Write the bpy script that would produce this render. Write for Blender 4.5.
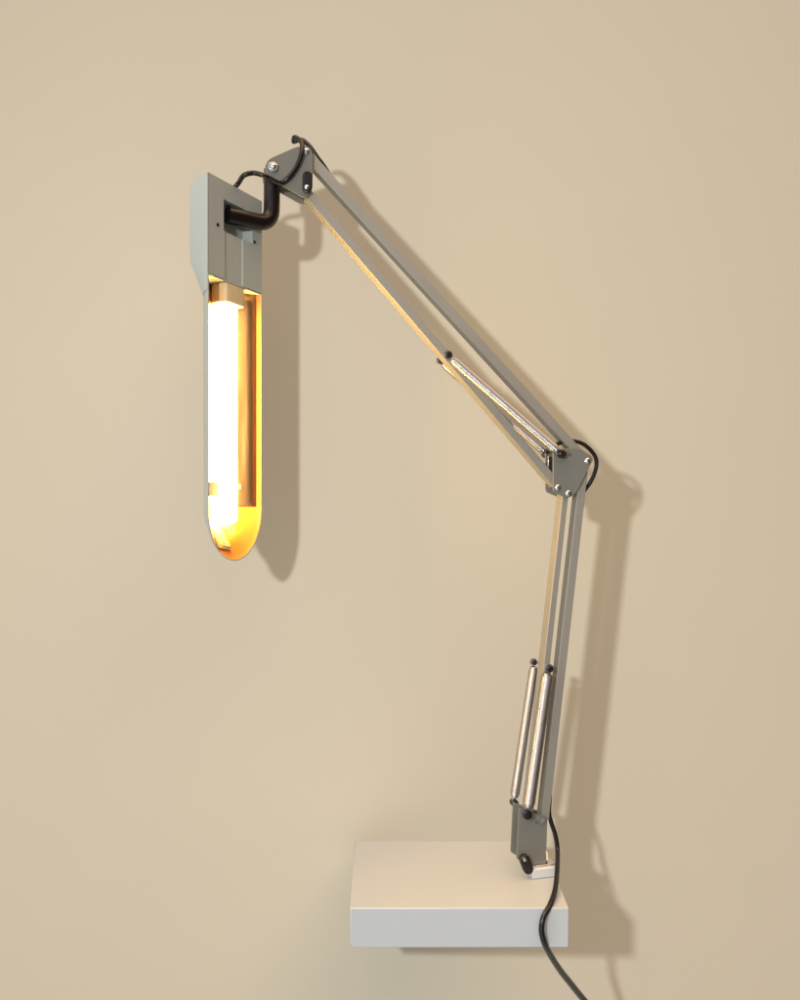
import bpy, bmesh, math
from mathutils import Vector, Matrix

scene = bpy.context.scene
for o in list(bpy.data.objects):
    bpy.data.objects.remove(o)
COL = scene.collection

# ------------------------------------------------------------------ camera
CAM_D = 0.86                     # camera is this far in front of the block's front face (metres)
F = 860.0
cam_d = bpy.data.cameras.new('camera'); cam = bpy.data.objects.new('camera', cam_d); COL.objects.link(cam)
cam.location = (0, -CAM_D, 0); cam.rotation_euler = (math.radians(90), 0, 0)
cam_d.sensor_fit = 'VERTICAL'; cam_d.sensor_height = 24.0
cam_d.lens = 24.0*F/1000.0
cam_d.shift_y = -0.020
cam_d.clip_start = 0.01; cam_d.clip_end = 50
scene.camera = cam

# ------------------------------------------------------------------ world: soft room light, cool window side on the left
world = bpy.data.worlds.new('World'); scene.world = world; world.use_nodes = True
nt = world.node_tree; nt.nodes.clear()
out = nt.nodes.new('ShaderNodeOutputWorld'); bg = nt.nodes.new('ShaderNodeBackground')
tc = nt.nodes.new('ShaderNodeTexCoord'); sx = nt.nodes.new('ShaderNodeSeparateXYZ')
mr = nt.nodes.new('ShaderNodeMapRange'); rp = nt.nodes.new('ShaderNodeValToRGB')
nt.links.new(tc.outputs['Generated'], sx.inputs[0]); nt.links.new(sx.outputs['X'], mr.inputs['Value'])
mr.inputs['From Min'].default_value = -1; mr.inputs['From Max'].default_value = 1
nt.links.new(mr.outputs['Result'], rp.inputs[0])
rp.color_ramp.elements[0].position = 0.0; rp.color_ramp.elements[0].color = (1.2, 1.30, 1.34, 1)
rp.color_ramp.elements[1].position = 0.86; rp.color_ramp.elements[1].color = (0.10, 0.08, 0.06, 1)
e = rp.color_ramp.elements.new(0.5); e.color = (0.64, 0.66, 0.68, 1)
# warm overhead glow, added to brighten the shelf top; no such source known
zr = nt.nodes.new('ShaderNodeValToRGB'); nt.links.new(sx.outputs['Z'], zr.inputs[0])
zr.color_ramp.interpolation = 'EASE'
zr.color_ramp.elements[0].position = 0.52; zr.color_ramp.elements[0].color = (0, 0, 0, 1)
zr.color_ramp.elements[1].position = 0.92; zr.color_ramp.elements[1].color = (3.3, 2.0, 1.0, 1)
ad = nt.nodes.new('ShaderNodeVectorMath'); ad.operation = 'ADD'
nt.links.new(rp.outputs[0], ad.inputs[0]); nt.links.new(zr.outputs[0], ad.inputs[1])
nt.links.new(ad.outputs[0], bg.inputs['Color']); bg.inputs['Strength'].default_value = 0.90
nt.links.new(bg.outputs[0], out.inputs[0])

# ------------------------------------------------------------------ key lamp: small room lamp, up and to the left of the camera
def falloff_light(name, kind, loc, color, power, size):
    ld = bpy.data.lights.new(name, kind); lo = bpy.data.objects.new(name, ld); COL.objects.link(lo)
    lo.location = loc; ld.energy = power; ld.color = color
    ld.shadow_soft_size = size
    ld.use_nodes = True
    n = ld.node_tree; em = n.nodes.get('Emission'); lf = n.nodes.new('ShaderNodeLightFalloff')
    lf.inputs['Strength'].default_value = 1.0
    n.links.new(lf.outputs['Constant'], em.inputs['Strength'])
    return lo
KEY = falloff_light('room_lamp', 'SPOT', (-0.34, -1.14, 0.195), (0.98, 0.99, 1.0), 23.0, 0.022)
KEY.data.spot_size = math.radians(160); KEY.data.spot_blend = 1.0
KEY.rotation_euler = (Vector((0.85, 0.42, -0.22))-KEY.location).to_track_quat('-Z', 'Y').to_euler()

scene.view_settings.view_transform = 'Standard'; scene.view_settings.look = 'None'
scene.view_settings.exposure = 0; scene.view_settings.gamma = 1
scene.render.engine = 'CYCLES'
scene.cycles.max_bounces = 8; scene.cycles.use_light_tree = False
scene.cycles.blur_glossy = 2.0; scene.cycles.sample_clamp_indirect = 2.5

# ------------------------------------------------------------------ materials
def mat(name, col, rough=0.5, metal=0.0, bump=0.0, bscale=300.0, var=0.0, vscale=30.0, coat=0.0, spec=0.5, stretch=None, bdist=0.0006):
    m = bpy.data.materials.new(name); m.use_nodes = True
    n = m.node_tree; p = n.nodes['Principled BSDF']
    p.inputs['Base Color'].default_value = (*col, 1); p.inputs['Roughness'].default_value = rough
    p.inputs['Metallic'].default_value = metal; p.inputs['Coat Weight'].default_value = coat
    p.inputs['Specular IOR Level'].default_value = spec
    tcn = n.nodes.new('ShaderNodeTexCoord'); mp = n.nodes.new('ShaderNodeMapping')
    n.links.new(tcn.outputs['Object'], mp.inputs[0])
    if stretch: mp.inputs['Scale'].default_value = stretch
    if var > 0:
        nz = n.nodes.new('ShaderNodeTexNoise'); nz.inputs['Scale'].default_value = vscale; nz.inputs['Detail'].default_value = 6
        n.links.new(mp.outputs[0], nz.inputs['Vector'])
        mx = n.nodes.new('ShaderNodeMix'); mx.data_type = 'RGBA'
        mx.inputs[6].default_value = (*[c*(1-var) for c in col], 1); mx.inputs[7].default_value = (*[min(1, c*(1+var)) for c in col], 1)
        n.links.new(nz.outputs['Fac'], mx.inputs[0]); n.links.new(mx.outputs[2], p.inputs['Base Color'])
        rr = n.nodes.new('ShaderNodeMapRange'); rr.inputs['To Min'].default_value = max(0.02, rough-0.08); rr.inputs['To Max'].default_value = min(1, rough+0.08)
        n.links.new(nz.outputs['Fac'], rr.inputs['Value']); n.links.new(rr.outputs[0], p.inputs['Roughness'])
    if bump > 0:
        nb = n.nodes.new('ShaderNodeTexNoise'); nb.inputs['Scale'].default_value = bscale; nb.inputs['Detail'].default_value = 4
        n.links.new(mp.outputs[0], nb.inputs['Vector'])
        bp = n.nodes.new('ShaderNodeBump'); bp.inputs['Strength'].default_value = bump; bp.inputs['Distance'].default_value = bdist
        n.links.new(nb.outputs['Fac'], bp.inputs['Height']); n.links.new(bp.outputs[0], p.inputs['Normal'])
    return m

M_WALL  = mat('beige_paper', (0.630, 0.580, 0.458), 0.95, bump=0.12, bscale=220, var=0.012, vscale=9, spec=0.1)
M_BLOCK = mat('block_white_paint', (0.435, 0.46, 0.47), 0.42, bump=0.05, bscale=120, var=0.015, vscale=18)
M_HEAD  = mat('head_enamel', (0.415, 0.445, 0.41), 0.42, bump=0.06, bscale=500, var=0.03, vscale=40)
M_ARM   = mat('arm_grey_enamel', (0.33, 0.31, 0.265), 0.62, metal=0.5, var=0.04, vscale=25)
M_PLATE = mat('plate_grey_enamel', (0.165, 0.162, 0.138), 0.38, bump=0.06, bscale=500, var=0.05, vscale=50)
M_FOOT  = mat('foot_white_enamel', (0.55, 0.57, 0.56), 0.45, var=0.04, vscale=60)
M_STEEL = mat('spring_steel', (0.52, 0.52, 0.53), 0.30, metal=1.0, var=0.06, vscale=90)
M_CHROME= mat('screw_steel', (0.75, 0.75, 0.74), 0.2, metal=1.0, var=0.05, vscale=200)
M_BLACK = mat('black_plastic', (0.010, 0.008, 0.009), 0.32, var=0.2, vscale=80)
M_TUBE  = mat('black_enamel_tube', (0.006, 0.003, 0.003), 0.3, var=0.2, vscale=60)
M_CORD  = mat('black_rubber_cord', (0.006, 0.005, 0.006), 0.35, bump=0.05, bscale=300)
M_REFL  = mat('reflector_aluminium', (0.78, 0.54, 0.34), 0.32, metal=1.0, bump=0.6, bscale=60, stretch=(1.6, 1.6, 0.28), bdist=0.0018)
M_SOCK  = mat('socket_plastic', (0.72, 0.56, 0.30), 0.45, var=0.04, vscale=60)
M_TUBELIT  = mat('hood_inside_tubelit_amber', (0.42, 0.135, 0.018), 0.4, var=0.05, vscale=60)  # inside of the pale hood; the tube's amber light is put into its colour
M_PAPER = mat('sticker_paper', (0.34, 0.27, 0.16), 0.6)
M_YSTK  = mat('round_sticker_paper', (0.40, 0.27, 0.08), 0.6)
M_INK   = mat('sticker_ink', (0.02, 0.006, 0.003), 0.8)
M_HOLE  = mat('dark_screw', (0.015, 0.010, 0.008), 0.5)
def emit(name, col, s):
    m = bpy.data.materials.new(name); m.use_nodes = True; n = m.node_tree
    p = n.nodes['Principled BSDF']; p.inputs['Base Color'].default_value = (0.9, 0.88, 0.82, 1)
    p.inputs['Emission Color'].default_value = (*col, 1); p.inputs['Emission Strength'].default_value = s
    return m
M_GLOW = emit('lit_phosphor_glass', (1.0, 0.60, 0.15), 135.0)

# ------------------------------------------------------------------ helpers
B = Vector((0.1475, 0.080, -0.428))      # where the lamp stands on the block
TH = math.radians(14.0)
U = Vector((math.cos(TH), math.sin(TH), 0)); NF = Vector((math.sin(TH), -math.cos(TH), 0)); Z = Vector((0, 0, 1))
C0 = Vector((0, -CAM_D, 0))
def at(px, py, y):
    s = (CAM_D + y)/F
    return Vector(((px-400)*s, y, (480-py)*s))
def A(px, py, k=0.0):
    """point of the plane the arms swing in, k metres in front of its middle"""
    d = Vector(((px-400)/F, 1, (480-py)/F)); p0 = B + NF*k
    t = (p0-C0).dot(NF)/d.dot(NF)
    return C0 + d*t

def smooth(me, ang=40):
    for p in me.polygons: p.use_smooth = True
    me.set_sharp_from_angle(angle=math.radians(ang))

def obj(name, bm, m, parent=None, origin=None, bevel=0.0, ang=40):
    me = bpy.data.meshes.new(name)
    bmesh.ops.recalc_face_normals(bm, faces=bm.faces[:])
    og = origin if origin is not None else (parent['_w'] if parent and '_w' in parent else Vector((0, 0, 0)))
    og = Vector(og)
    for v in bm.verts: v.co -= og
    bm.to_mesh(me); bm.free(); smooth(me, ang)
    me.materials.append(m)
    o = bpy.data.objects.new(name, me); COL.objects.link(o)
    if parent:
        o.parent = parent; o.location = og - Vector(parent['_w'])
    else:
        o.location = og
    o['_w'] = tuple(og)
    if bevel > 0:
        b = o.modifiers.new('bevel', 'BEVEL'); b.width = bevel; b.segments = 2; b.limit_method = 'ANGLE'; b.angle_limit = math.radians(35)
    return o

def tube_into(bm, pts, r, seg=14, caps=True, squash=None):
    """sweep; r = radius or list of radii"""
    n = len(pts); rs = r if isinstance(r, (list, tuple)) else [r]*n
    t0 = (pts[1]-pts[0]).normalized(); up = Vector((0, 0, 1)) if abs(t0.z) < 0.9 else Vector((0, 1, 0))
    a = t0.cross(up).normalized(); rings = []
    for i, p in enumerate(pts):
        t = (pts[min(i+1, n-1)]-pts[max(i-1, 0)]).normalized()
        a = (a - t*a.dot(t)).normalized(); b = t.cross(a)
        rings.append([bm.verts.new(p + (a*math.cos(2*math.pi*j/seg) + b*math.sin(2*math.pi*j/seg))*rs[i]) for j in range(seg)])
    for i in range(n-1):
        for j in range(seg):
            bm.faces.new((rings[i][j], rings[i][(j+1) % seg], rings[i+1][(j+1) % seg], rings[i+1][j]))
    if caps:
        bm.faces.new(rings[0][::-1]); bm.faces.new(rings[-1])

def catmull(pts, n=10):
    P = [pts[0]*2-pts[1]] + list(pts) + [pts[-1]*2-pts[-2]]; outp = []
    for i in range(1, len(P)-2):
        p0, p1, p2, p3 = P[i-1:i+3]
        for j in range(n):
            t = j/n
            outp.append(0.5*((2*p1)+(p2-p0)*t+(2*p0-5*p1+4*p2-p3)*t*t+(3*p1-p0-3*p2+p3)*t**3))
    outp.append(P[-2]); return outp

def prism_into(bm, poly, vec):
    a = [bm.verts.new(p) for p in poly]; b = [bm.verts.new(p+vec) for p in poly]; n = len(poly)
    bm.faces.new(a); bm.faces.new(b[::-1])
    for i in range(n): bm.faces.new((a[i], b[i], b[(i+1) % n], a[(i+1) % n]))

def box_into(bm, c, ax, ay, az):
    """box with half-vectors"""
    prism_into(bm, [c-ax-ay-az, c+ax-ay-az, c+ax+ay-az, c-ax+ay-az], az*2)

def rounded(poly, r, n=4):
    """round the corners of a coplanar polygon; r = radius per corner"""
    outp = []; m = len(poly)
    for i, p in enumerate(poly):
        ri = r[i] if isinstance(r, (list, tuple)) else r
        a = poly[i-1]-p; b = poly[(i+1) % m]-p
        ca = min(ri, a.length*0.45); cb = min(ri, b.length*0.45)
        pa = p+a.normalized()*ca; pb = p+b.normalized()*cb
        for j in range(n+1):
            t = j/n; outp.append(pa*(1-t)**2 + p*2*t*(1-t) + pb*t*t)
    return outp

def tag(o, label, cat=None, kind=None):
    if label: o['label'] = label
    if cat: o['category'] = cat
    if kind: o['kind'] = kind

# ------------------------------------------------------------------ backdrop: one plain beige wall standing askew to the block
FZ = -0.468
YAW = math.atan(0.50); WC = Vector((0, 0.209, 0))
bm = bmesh.new(); G_ = []
for i in range(9):
    z = -2.0+4.0*i/8
    G_.append([bm.verts.new(WC + Matrix.Rotation(YAW, 3, 'Z') @ Vector((x, 0, z))) for x in (-2.5, -1.2, 0, 1.2, 2.5)])
for i in range(8):
    for j in range(4): bm.faces.new((G_[i][j], G_[i][j+1], G_[i+1][j+1], G_[i+1][j]))
wall = obj('wall', bm, M_WALL, ang=80)
tag(wall, 'plain beige wall behind the lamp', None, 'structure')

# ------------------------------------------------------------------ white block
bm = bmesh.new()
x0, x1, y0, y1, zt = -0.050, 0.169, 0.0, 0.160, -0.428
prism_into(bm, [Vector((x0, y0, FZ)), Vector((x1, y0, FZ)), Vector((x1, y1, FZ)), Vector((x0-0.0035, y1, FZ))], Z*(zt-FZ))
blk = obj('shelf', bm, M_BLOCK, origin=((x0+x1)/2, (y0+y1)/2, FZ), bevel=0.0012)
tag(blk, 'white box-shaped shelf on the beige wall with the jointed lamp on it', 'shelf')

# ------------------------------------------------------------------ the lamp
lamp = bpy.data.objects.new('desk_lamp', None); COL.objects.link(lamp); lamp.location = B; lamp['_w'] = tuple(B)
lamp.empty_display_size = 0.05
tag(lamp, 'jointed grey spring-arm lamp with a lit fluorescent tube in a pale hood, black cord trailing', 'desk lamp')
mm = 0.001

def screw(parent, p, r, h=2.0*mm, name='screw', m=M_CHROME, axis=NF, slot=True):
    bm = bmesh.new()
    tube_into(bm, [p - axis*0.5*mm, p + axis*h*0.55, p + axis*h*0.9, p + axis*h], [r, r, r*0.72, r*0.3], 14)
    return obj(name, bm, m, parent)
def knob(parent, p, r, h, name='knob', m=M_BLACK, axis=NF):
    bm = bmesh.new()
    tube_into(bm, [p - axis*0.5*mm, p + axis*h*0.8, p + axis*h], [r, r, r*0.8], 18)
    return obj(name, bm, m, parent)
def slot_knob(parent, pa, pb, r, h, name='wing_nut'):
    """oval knob, long axis pa-pb, plus a bright bolt end"""
    d = (pb-pa).normalized(); s = NF.cross(d)
    poly = []
    for i in range(13): t = math.pi*i/12; poly.append(pb + d*math.sin(t)*r + s*math.cos(t)*r)
    for i in range(13): t = math.pi*i/12; poly.append(pa - d*math.sin(t)*r - s*math.cos(t)*r)
    bm = bmesh.new(); prism_into(bm, poly, NF*h)
    return obj(name, bm, M_BLACK, parent, bevel=0.0012)

KP = 11*mm      # plates sit this far either side of the middle plane
PT = 1.8*mm
def plate_pair(name, pxpoly, rad, k=KP):
    bm = bmesh.new()
    poly = [A(x, y, k) for x, y in pxpoly]; poly = rounded(poly, rad)
    prism_into(bm, poly, -NF*PT)
    front = obj(name, bm, M_PLATE, lamp, bevel=0.0004)
    bm = bmesh.new(); prism_into(bm, [p - NF*(2*k-PT) for p in poly], -NF*PT)
    rear = obj('rear_plate', bm, M_PLATE, front, bevel=0.0004)
    return front

# -- foot on the block
bm = bmesh.new()
fc = at(540.5, 874, B.y); fc = Vector((fc.x, B.y-0.003, -0.428+0.0055))
box_into(bm, fc, U*15.5*mm, NF*13*mm, Z*5.4*mm)
foot = obj('mounting_foot', bm, M_FOOT, lamp, bevel=0.0012)
bm = bmesh.new()
tube_into(bm, [fc+Z*5*mm-U*4*mm, fc+Z*14*mm-U*4*mm], 5*mm, 20)
obj('swivel_pin', bm, M_CHROME, foot)
bm = bmesh.new(); box_into(bm, fc+Z*6.4*mm+U*1*mm, U*11*mm, NF*10*mm, Z*1.0*mm)
obj('washer_plate', bm, M_CHROME, foot, bevel=0.0004)

# -- base bracket
base = plate_pair('base_bracket', [(519, 808), (547.5, 818), (546, 863.5), (530, 866), (516.5, 859)], [3*mm, 3*mm, 2*mm, 3*mm, 3*mm], 9.5*mm)
slot_knob(base, A(523, 858, KP), A(526.5, 867, KP), 5.4*mm, 7*mm)
screw(base, A(524.8, 859.5, KP+7*mm), 2.0*mm, 1.2*mm, 'bolt_end')
screw(base, A(543, 821, KP), 3.3*mm, 1.6*mm, 'rivet', M_PLATE)
knob(base, A(526.5, 814, KP+9*mm), 5.2*mm, 4*mm)
bm = bmesh.new(); tube_into(bm, [A(546.5, 852, KP), A(546.5, 863, 2*mm)], 1.3*mm, 8); obj('hook', bm, M_CHROME, base)
bm = bmesh.new(); c = A(527, 815, 0); tube_into(bm, [c+NF*20*mm, c-NF*20*mm], 1.8*mm, 10); obj('spring_pin', bm, M_CHROME, base)
c = A(527, 815, -KP-9*mm) ; knob(base, c, 4.8*mm, 4*mm, axis=-NF)
bm = bmesh.new(); c = A(525, 861, 0); tube_into(bm, [c+NF*11*mm, c-NF*11*mm], 3*mm, 10); obj('pivot_bolt', bm, M_CHROME, base)

# -- elbow bracket
elb = plate_pair('elbow_bracket', [(553, 451), (560, 448.6), (580, 448.4), (594, 458), (576, 493.5), (568, 498.5), (553, 492)],
                 [1*mm, 3*mm, 6*mm, 5*mm, 3*mm, 4*mm, 4*mm])
for (x, y, r) in ((557.6, 487.8, 3.3), (568.2, 493.5, 3.3), (587.4, 461, 3.3)):
    screw(elb, A(x, y, KP), r*mm, 2.2*mm)
knob(elb, A(560.5, 454, KP+2*mm), 4.3*mm, 7*mm)
bm = bmesh.new(); c = A(560, 454, 0); tube_into(bm, [c+NF*20*mm, c-NF*20*mm], 1.8*mm, 10); obj('spring_pin', bm, M_CHROME, elb)
knob(elb, c-NF*16*mm, 3.6*mm, 4*mm, axis=-NF)
bm = bmesh.new(); p = A(549.5, 465, -3*mm); box_into(bm, p, U*2*mm, NF*1*mm, Z*10*mm); obj('tension_link', bm, M_CHROME, elb, bevel=0.0004)

# -- head bracket
hb = plate_pair('head_bracket', [(266, 160), (297, 146.5), (309, 146), (313, 153), (312.5, 190), (306, 199.5), (279, 184), (264, 178)],
                [8*mm, 3*mm, 3*mm, 3*mm, 4*mm, 5*mm, 5*mm, 6*mm])
slot_knob(hb, A(307, 177, KP), A(306.8, 189.5, KP), 4.7*mm, 6*mm)
screw(hb, A(306.8, 187.3, KP+6*mm), 2.2*mm, 1.4*mm, 'bolt_end')
s1 = A(273, 167.5, KP)
bm = bmesh.new(); prism_into(bm, [s1 + (U*math.cos(i*math.pi/3+.3)+Z*math.sin(i*math.pi/3+.3))*5.6*mm for i in range(6)], NF*3*mm)
hx = obj('hex_nut', bm, M_CHROME, hb, bevel=0.0008)
screw(hb, s1+NF*2.6*mm, 3.0*mm, 2.6*mm)
screw(hb, A(306, 151.5, KP), 3.2*mm, 2.2*mm)
bm = bmesh.new(); c = A(273, 167.5, 0); tube_into(bm, [c+NF*11*mm, c-NF*12*mm], 3*mm, 12); obj('pivot_bolt', bm, M_CHROME, hb)

# -- arm bars: (centre line on the front face, half height, half depth)
def bar(pa, pb, hh=3.9*mm, hd=6.5*mm, name='arm_bar', k=0.0):
    a = A(*pa, hd+k) - NF*hd; b = A(*pb, hd+k) - NF*hd
    d = (b-a); n = NF.cross(d.normalized())
    bm = bmesh.new()
    # channel section: open trough towards +n
    box_into(bm, (a+b)/2, d/2, n*hh, NF*hd)
    return obj(name, bm, M_ARM, lamp, bevel=0.0007)
bar((308.5, 193.5), (558, 485), 4.7*mm, 7.5*mm)
bar((309, 156), (586, 460.5), 5.2*mm, 6.2*mm)
bar((566, 491), (530.5, 812), 3.6*mm, 7.8*mm)
bar((585, 462), (545, 820), 4.8*mm, 6.4*mm)
# thin rod running between the bars
def rod(pa, pb, k, r, name, m=M_ARM):
    bm = bmesh.new(); tube_into(bm, [A(*pa, k), A(*pb, k)], r, 10); return obj(name, bm, m, lamp)

# -- springs
def spring(pa, pb, k, r, ra, rb):
    a = A(*pa, k); b = A(*pb, k); d = b-a; L = d.length; t = d.normalized()
    s = t.cross(NF).normalized(); q = t.cross(s)
    w = 0.70*mm; pitch = 1.15*mm; hook = 4*mm
    turns = int((L-2*hook)/pitch); seg = 14; pts = []
    for i in range(turns*seg+1):
        f = i/(turns*seg); ang = 2*math.pi*i/seg
        rr = r
        if f < 0.03: rr = ra+(r-ra)*(f/0.03)
        if f > 0.97: rr = rb+(r-rb)*((1-f)/0.03)
        pts.append(a + t*(hook+(L-2*hook)*f) + (s*math.cos(ang)+q*math.sin(ang))*rr)
    bm = bmesh.new(); tube_into(bm, pts, w, 8)
    o = obj('spring', bm, M_STEEL, lamp, ang=80)
    for p, dd in ((a, t), (b, -t)):     # wire hooks round the pins
        bm = bmesh.new()
        loop = [p + dd*(hook+0.5*mm), p + dd*1.5*mm + s*2.2*mm, p - dd*2*mm + s*1.2*mm, p - dd*2.2*mm - s*0.8*mm, p + dd*0.6*mm - s*2.2*mm]
        tube_into(bm, catmull(loop, 6), 0.8*mm, 8); obj('hook', bm, M_STEEL, o)
    return o
def cap(o, p, axis=NF, r=3.6*mm, h=4*mm):
    bm = bmesh.new(); tube_into(bm, [p-axis*2*mm, p+axis*1*mm], r*1.35, 16); obj('end_ring', bm, M_STEEL, o)
    bm = bmesh.new(); tube_into(bm, [p, p+axis*h*0.85, p+axis*h], [r, r, r*0.8], 16); obj('end_cap', bm, M_BLACK, o)
KS = 14.5*mm
s_uf = spring((449, 356.5), (559, 452.5), KS, 5.0*mm, 3*mm, 3*mm)
s_lf = spring((548, 669), (527.5, 811), KS-1*mm, 6.2*mm, 3*mm, 3*mm)
s_ur = spring((440.5, 361), (546, 453), -KS, 4.2*mm, 3*mm, 3*mm)
s_lr = spring((534.5, 663), (513.8, 801), -KS, 4.6*mm, 3*mm, 3*mm)
cap(s_uf, A(448, 355, KS+3*mm)); cap(s_lf, A(549, 668.5, KS+3*mm))
for o_, p_ in ((s_ur, (440, 360.5)), (s_lr, (533.6, 662))): cap(o_, A(*p_, -KS+1*mm), NF, 3.0*mm, 3.5*mm)
for o_, p_ in ((s_ur, (546, 454.5)), (s_lr, (514, 802.5))):
    bm = bmesh.new(); q_ = A(*p_, -KS); tube_into(bm, [q_-NF*3.5*mm, q_+NF*3.5*mm, q_+NF*4.2*mm], [4.1*mm, 4.1*mm, 3.2*mm], 16); obj('end_cap', bm, M_BLACK, o_)
for pa, nm in (((448, 355), s_uf), ((549, 668.5), s_lf)):
    c = A(*pa, KS); bm = bmesh.new(); tube_into(bm, [c+NF*3*mm, c-NF*(2*KS+2*mm)], 1.7*mm, 10); obj('cross_pin', bm, M_CHROME, nm)

# -- bent black neck tube
n0 = A(272, 170, 0); yb = n0.y
HX, HY, HS = -0.1601, -0.0191, 1.025; PHI = math.radians(28.0)
N = Vector((math.cos(PHI), -math.sin(PHI), 0)); W = Vector((math.sin(PHI), math.cos(PHI), 0)); H0 = Vector((HX, HY, 0))
def H(w, d, z):      # head frame: w across the hood (+-48 = its rims), d depth into it, z height; the top is cut on a slight slant
    sl = 0.045*max(0.0, min(1.0, (z-0.09)/0.07))
    return H0 + W*(w*0.835*mm*HS) - N*(d*mm*HS) + Z*(z - sl*(w+48)*mm*0.9)*HS
end = H(-7, 6.0, 0.2535)
cor = Vector((n0.x, n0.y-0.002, 0.2580)); v1 = (n0-cor).normalized(); v2 = (end-cor).normalized(); rb = 0.017
pts = [n0, n0.lerp(cor+v1*rb, 0.5)]
for i in range(13):
    t = i/12; pts.append((cor+v1*rb)*(1-t)**2 + cor*2*t*(1-t) + (cor+v2*rb)*t*t)
pts.append(end)
bm = bmesh.new(); tube_into(bm, pts, 8.2*mm, 24); neck = obj('neck_tube', bm, M_TUBE, lamp, ang=60)

# ------------------------------------------------------------------ lamp head
PT_, PB = 0.2811, 0.189       # top and bottom of the flat panel
HWID = 48.0
# housing box behind the panel
bm = bmesh.new()
def ring(z, sec): return [bm.verts.new(H(w, d, z)) for w, d in sec]
def boxsec(d, wi):
    L = [(48.2, 0.4), (48.2-wi*.4, d*.35), (48.2-wi*.8, d*.75), (48.2-wi, d), (16, d)]
    return [(-w, q) for w, q in L] + L[::-1]
tsec = [(-48.2, 0.4), (-45.4, 4.8), (-35.9, 13.9), (-28.2, 20.8), (-16, 22.8), (16, 22.8), (28.2, 20.8), (35.9, 13.9), (45.4, 4.8), (48.2, 0.4)]
levels = [ring(PT_, boxsec(13, 1)), ring(PT_-0.010, boxsec(23, 1.5)), ring(0.2035, boxsec(23, 1.5)), ring(0.1745, tsec)]
for a, b in zip(levels[:-1], levels[1:]):
    for j in range(9): bm.faces.new((a[j], a[j+1], b[j+1], b[j]))
bm.faces.new(levels[0])
head = obj('lamp_housing', bm, M_HEAD, lamp, origin=H(0, 10, 0.24), bevel=0.0006)

# flat front panel with recessed slot and shallow channel
ws = [-48, -22, -20, 12, 30, 48]; zs = [PB, 0.2345, 0.264, PT_]
def dep(i, j):
    wc = (ws[i]+ws[i+1])/2; zc = (zs[j]+zs[j+1])/2
    if j == 1 and -22 < wc < 30: return 12.0
    if j == 0 and -20 < wc < 12: return 1.3
    return 0.0
bm = bmesh.new(); nw, nz = len(ws)-1, len(zs)-1
for i in range(nw):
    for j in range(nz):
        d = dep(i, j)
        bm.faces.new([bm.verts.new(H(ws[i], d, zs[j])), bm.verts.new(H(ws[i+1], d, zs[j])), bm.verts.new(H(ws[i+1], d, zs[j+1])), bm.verts.new(H(ws[i], d, zs[j+1]))])
        if i+1 < nw and dep(i+1, j) != d:
            e2 = dep(i+1, j); bm.faces.new([bm.verts.new(H(ws[i+1], d, zs[j])), bm.verts.new(H(ws[i+1], e2, zs[j])), bm.verts.new(H(ws[i+1], e2, zs[j+1])), bm.verts.new(H(ws[i+1], d, zs[j+1]))])
        if j+1 < nz and dep(i, j+1) != d:
            e2 = dep(i, j+1); bm.faces.new([bm.verts.new(H(ws[i], d, zs[j+1])), bm.verts.new(H(ws[i+1], d, zs[j+1])), bm.verts.new(H(ws[i+1], e2, zs[j+1])), bm.verts.new(H(ws[i], e2, zs[j+1]))])
bmesh.ops.remove_doubles(bm, verts=bm.verts[:], dist=1e-6)
me_panel = obj('front_panel', bm, M_HEAD, head, ang=30)
for w_ in (-32.5, 33.5):
    p = H(w_, 0.0, 0.2370); bm = bmesh.new(); tube_into(bm, [p-N*0.5*mm, p+N*0.7*mm], 1.7*mm, 12); obj('screw', bm, M_HOLE, head)
# lip closing the top of the trough under the panel
bm = bmesh.new()
prism_into(bm, [H(w, d, PB-0.0003) for w, d in ((-46.5, .4), (-43.5, 3.6), (-33.5, 11.5), (-27, 17), (-20, 19.5), (20, 19.5), (27, 17), (33.5, 11.5), (43.5, 3.6), (46.5, .4))], -Z*1.0*mm)
obj('panel_lip', bm, M_HEAD, head)

# trough: U outline swept through depth levels
Z1 = -0.029
def outline(a, n_side=14, n_arc=28, ztop=PB):
    hw = HWID-a; L = []
    for i in range(n_side): L.append((-hw, ztop+(Z1-ztop)*i/n_side))
    for i in range(n_arc+1):
        t = math.pi*i/n_arc; L.append((-hw*math.cos(t), Z1-hw*math.sin(t)*mm))
    for i in range(n_side): L.append((hw, Z1+(ztop-Z1)*(i+1)/n_side))
    return L
def dmax_old(z):
    t = (PB-z)/(PB-(Z1-0.048)); t = max(0, min(1, t)); return 21.0-1.0*min(1, t*1.6)
def dmax(z):
    t = max(0.0, min(1.0, (-0.036-z)/0.044)); t = t*t*(3-2*t)
    return 21.0-1.0*max(0, min(1, (PB-z)/0.2)) - 10.5*t
def floor_d(w, z):
    r = abs(w) if z > Z1 else math.hypot(w, (z-Z1)/mm)
    a = HWID-r; D = dmax(z); L = [(1.3, 0), (4.0, 3.7), (14, .55*D), (21, .84*D), (27, .97*D), (35, D), (60, D)]
    for (a0, d0), (a1, d1) in zip(L[:-1], L[1:]):
        if a <= a1: return d0+(d1-d0)*max(0, a-a0)/(a1-a0)
    return D
def skin(bm, levs, ztop=PB):
    rings = []
    for a, f, fixed in levs:
        rings.append([bm.verts.new(H(w, (fixed if fixed is not None else f*dmax(z)), z)) for w, z in outline(a, ztop=ztop)])
    for r0, r1 in zip(rings[:-1], rings[1:]):
        for j in range(len(r0)-1): bm.faces.new((r0[j], r0[j+1], r1[j+1], r1[j]))
    last = rings[-1]; m = len(last)
    for j in range(m//2): 
        if m-1-j-1 > j+1: bm.faces.new((last[j], last[j+1], last[m-2-j], last[m-1-j]))
        elif m-1-j > j+1: bm.faces.new((last[j], last[j+1], last[m-1-j]))
    return rings
bm = bmesh.new()
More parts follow.
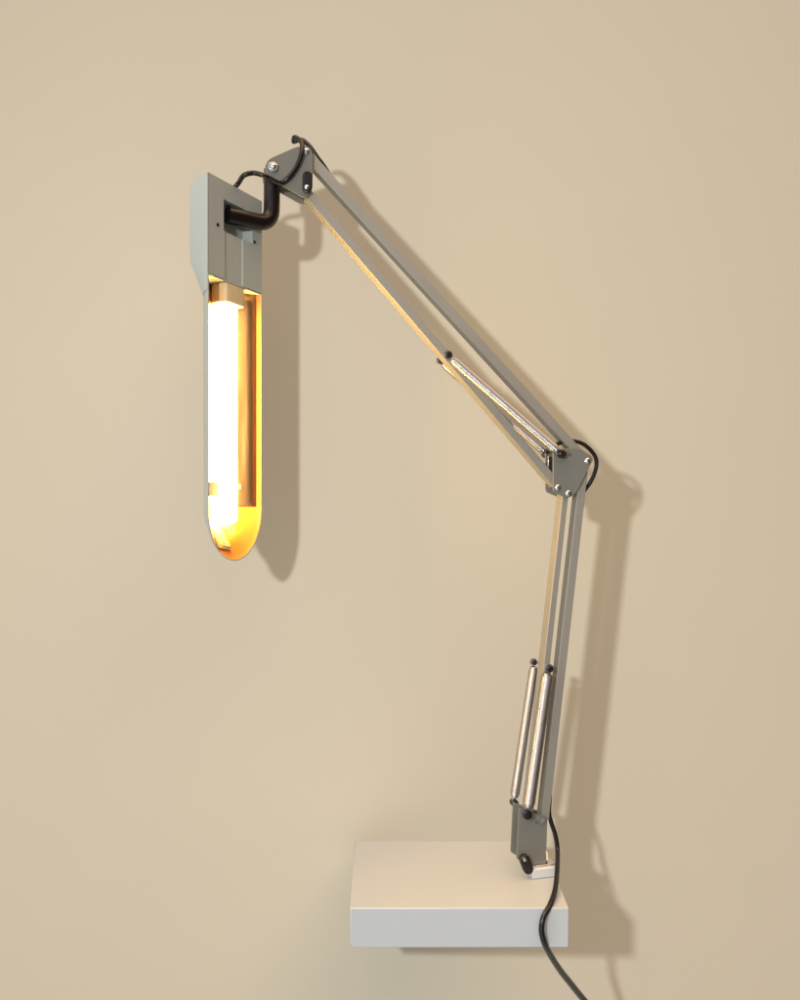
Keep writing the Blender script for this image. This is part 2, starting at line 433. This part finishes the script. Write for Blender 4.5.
inner = skin(bm, [(1.3, 0, 0.0), (4.0, 0, 3.7), (14, .55, None), (21, .84, None), (27, 0.97, None), (35, 1.0, None)])
# outer skin
lin_bm = bm; bm = bmesh.new(); bm2_rings = []
for a, f, fixed in [(0.0, 0, 0.0), (3.0, 0, 4.4), (12.5, .62, None), (20, .94, None), (26.5, 1.08, None), (35, 1.10, None)]:
    bm2_rings.append([bm.verts.new(H(w, (fixed if fixed is not None else f*dmax(z)+0.6), z)) for w, z in outline(a)])
for r0, r1 in zip(bm2_rings[:-1], bm2_rings[1:]):
    for j in range(len(r0)-1): bm.faces.new((r0[j], r0[j+1], r1[j+1], r1[j]))
last = bm2_rings[-1]; m = len(last)
for j in range(m//2):
    if m-1-j-1 > j+1: bm.faces.new((last[j], last[j+1], last[m-2-j], last[m-1-j]))
    elif m-1-j > j+1: bm.faces.new((last[j], last[j+1], last[m-1-j]))
r0 = [bm.verts.new(v.co) for v in inner[0]]; r1 = bm2_rings[0]
for j in range(len(r0)-1): bm.faces.new((r0[j], r0[j+1], r1[j+1], r1[j]))
hood = obj('hood', bm, M_HEAD, lamp, ang=25)
lining = obj('hood_inner_skin', lin_bm, M_TUBELIT, hood, ang=35)

# polished reflector lining the trough down to the rounded end
bm = bmesh.new(); ZR = -0.0265
rows = []; nzr = 24
for i in range(nzr+1):
    z = PB-0.0015+(ZR-(PB-0.0015))*i/nzr; D = dmax(z)-0.8
    sec = [(-43.3, 4.4), (-34, .55*D), (-27, .83*D), (-20, .96*D), (-10, D), (0, D), (10, D), (20, .96*D), (27, .83*D), (34, .55*D), (43.3, 4.4)]
    rows.append([bm.verts.new(H(w, d-0.2, z)) for w, d in sec])
for i in range(nzr):
    for j in range(len(rows[0])-1): bm.faces.new((rows[i][j], rows[i][j+1], rows[i+1][j+1], rows[i+1][j]))
refl = obj('reflector', bm, M_REFL, hood, ang=60)
so = refl.modifiers.new('thickness', 'SOLIDIFY'); so.thickness = 0.0004; so.offset = 0

# socket and twin fluorescent tube
DT = 13.5; TW = 4.0
bm = bmesh.new()
poly = rounded([H(-17, 0.5, PB-0.0015), H(17, 0.5, PB-0.0015), H(17, DT+6, PB-0.0015), H(-17, DT+6, PB-0.0015)], 3.5*mm)
prism_into(bm, poly, -Z*0.0185)
sock = obj('lamp_socket', bm, M_SOCK, lamp, bevel=0.0008)
bm = bmesh.new(); RT = 5.6*mm; zt_ = PB-0.019; zb_ = -0.036
for sgn in (-1, 1):
    NS = 24; p = [H(TW+sgn*7.2, DT, (zt_+0.003)+(zb_-0.001-zt_-0.003)*i_/NS) for i_ in range(NS+1)]
    q = [H(TW+sgn*7.2, DT, zb_-0.001-RT*math.sin(a)) for a in (0.35, 0.75, 1.1, 1.4)]
    tube_into(bm, p+q, [RT]*(NS+1)+[RT*math.cos(a) for a in (0.35, 0.75, 1.1, 1.4)], 20)
tube_into(bm, [H(TW-6.5, DT, zb_+0.003), H(TW+6.5, DT, zb_+0.003)], 3.2*mm, 14)
tube = obj('fluorescent_tube', bm, M_GLOW, lamp)
bm = bmesh.new(); box_into(bm, H(-22.5, DT-1, -0.0085), W*8*mm, N*1.2*mm, Z*7*mm)
obj('clip_plate', bm, M_FOOT, tube, bevel=0.0004)
bm = bmesh.new(); box_into(bm, H(17, DT-1, -0.0065), W*8*mm, N*1.6*mm, Z*2.4*mm)
obj('tube_clip', bm, M_FOOT, tube, bevel=0.0006)

# stickers lying on the floor of the rounded end
def patch(bm, cw, cz, hw, hh, rot, lift, n=6, round_=False):
    c = math.cos(rot); sn = math.sin(rot); G = []
    for i in range(n+1):
        row = []
        for j in range(n+1):
            a = (2*i/n-1); b_ = (2*j/n-1)
            if round_:
                m_ = max(abs(a), abs(b_)); l = math.hypot(a, b_) or 1; a, b_ = a*m_/l, b_*m_/l
            a *= hw; b_ *= hh
            w = cw + a*c - b_*sn; z = cz + (a*sn + b_*c)*mm
            row.append(bm.verts.new(H(w, floor_d(w, z)-lift, z)))
        G.append(row)
    for i in range(n):
        for j in range(n): bm.faces.new((G[i][j], G[i+1][j], G[i+1][j+1], G[i][j+1]))
bm = bmesh.new(); patch(bm, -12.5, -0.0560, 13, 9, -0.16, 0.45, 10); ST = obj('label_sticker', bm, M_PAPER, hood, ang=80)
import random
random.seed(3); bm = bmesh.new()
for row in range(4):
    w = -24+random.random()*2
    while w < -3:
        l = random.uniform(0.6, 1.8)
        if random.random() < 0.75:
            patch(bm, w+l, -0.0505-row*0.0030-0.16*(w+13)*mm, l*0.8, 0.45, -0.16, 0.65, 2)
        w += 2*l+0.6
w = -15
while w < -1.5:      # the bolder bottom line
    patch(bm, w, -0.0628-0.16*(w+13)*mm, 0.5, 0.8, -0.16, 0.65, 2); w += 1.9
obj('print_lines', bm, M_INK, ST)
bm = bmesh.new(); patch(bm, 12, -0.0475, 7.2, 6.2, 0, 0.45, 10, True); RS = obj('round_sticker', bm, M_YSTK, hood, ang=80)
def arcmark(bm, cw, cz, r, a0, a1):
    pts = []
    for i in range(11):
        a = a0+(a1-a0)*i/10; w = cw+math.cos(a)*r; z = cz+math.sin(a)*r*mm; pts.append(H(w, floor_d(w, z)-0.75, z))
    tube_into(bm, pts, 0.42*mm, 6)
bm = bmesh.new(); arcmark(bm, 10.0, -0.0475, 2.5, math.radians(60), math.radians(300)); arcmark(bm, 15.2, -0.0475, 2.5, math.radians(60), math.radians(300))
tube_into(bm, [H(13.0, floor_d(13, -0.0475)-0.75, -0.0475), H(15.2, floor_d(15.2, -0.0475)-0.75, -0.0475)], 0.42*mm, 6)
obj('approval_mark', bm, M_INK, RS)

# ------------------------------------------------------------------ cord
def cordpart(name, pts, r, n=10):
    bm = bmesh.new(); cp = catmull(pts, n)
    if isinstance(r, tuple): r = [r[0]+(r[1]-r[0])*(i/(len(cp)-1))**2 for i in range(len(cp))]
    tube_into(bm, cp, r, 12); return obj(name, bm, M_CORD, lamp, ang=60)
# head loop
htop = H(0, 6, PT_-0.003)
KF = KP+3.5*mm
cordpart('power_cord', [htop, at(238.5, 183, htop.y), at(244, 175.5, -0.030), at(254, 173, -0.028), at(266, 176.5, -0.027),
          A(280, 183, KF), A(289, 177, KF), A(297, 166, KF), A(301.5, 154, KF+1*mm), A(302, 144, KF-3*mm), A(298.5, 139, 6*mm), A(294.5, 137.5, 2*mm),
          A(293.8, 141.5, -5*mm), A(297, 140.5, -7*mm), A(303, 140.5, -3*mm), A(310, 147, 2*mm), A(317, 157, 2*mm), A(325, 168, 0), A(333, 181, -4*mm)], 2.45*mm)
# elbow loop
cordpart('power_cord', [A(545, 452, -4*mm), A(556, 444.5, 0), A(568, 440.8, 2*mm), A(580, 442.5, 3*mm), A(590, 449.5, 3*mm), A(596, 459, 2*mm), A(595.5, 470, 0), A(590.5, 482, -5*mm), A(583.5, 492, -9*mm), A(579, 503, -9*mm), A(577, 515, -9*mm)], 2.3*mm)
# from the base, over the block's edge and away along the ground
rc = 2.6*mm
cordpart('power_cord', [A(550, 780, -4*mm), A(549.5, 800, 0), A(549, 812, 1*mm), A(551, 822, 2*mm), A(555.5, 836, 3*mm), A(557.5, 851, 4*mm), at(557, 872, 0.052), at(555, 890, 0.025),
          at(550, 905, 0.003), at(543.5, 917, -0.006), at(541.5, 930, -0.009), at(544.5, 943, -0.004), at(551, 956, 0.018), at(560, 970, 0.050), at(571, 984, 0.085), at(584, 1000, 0.125), at(600, 1018, 0.165), at(625, 1045, 0.20), at(650, 1080, 0.22)], (2.4*mm, 4.2*mm), 12)

for o in bpy.data.objects:
    if '_w' in o: del o['_w']
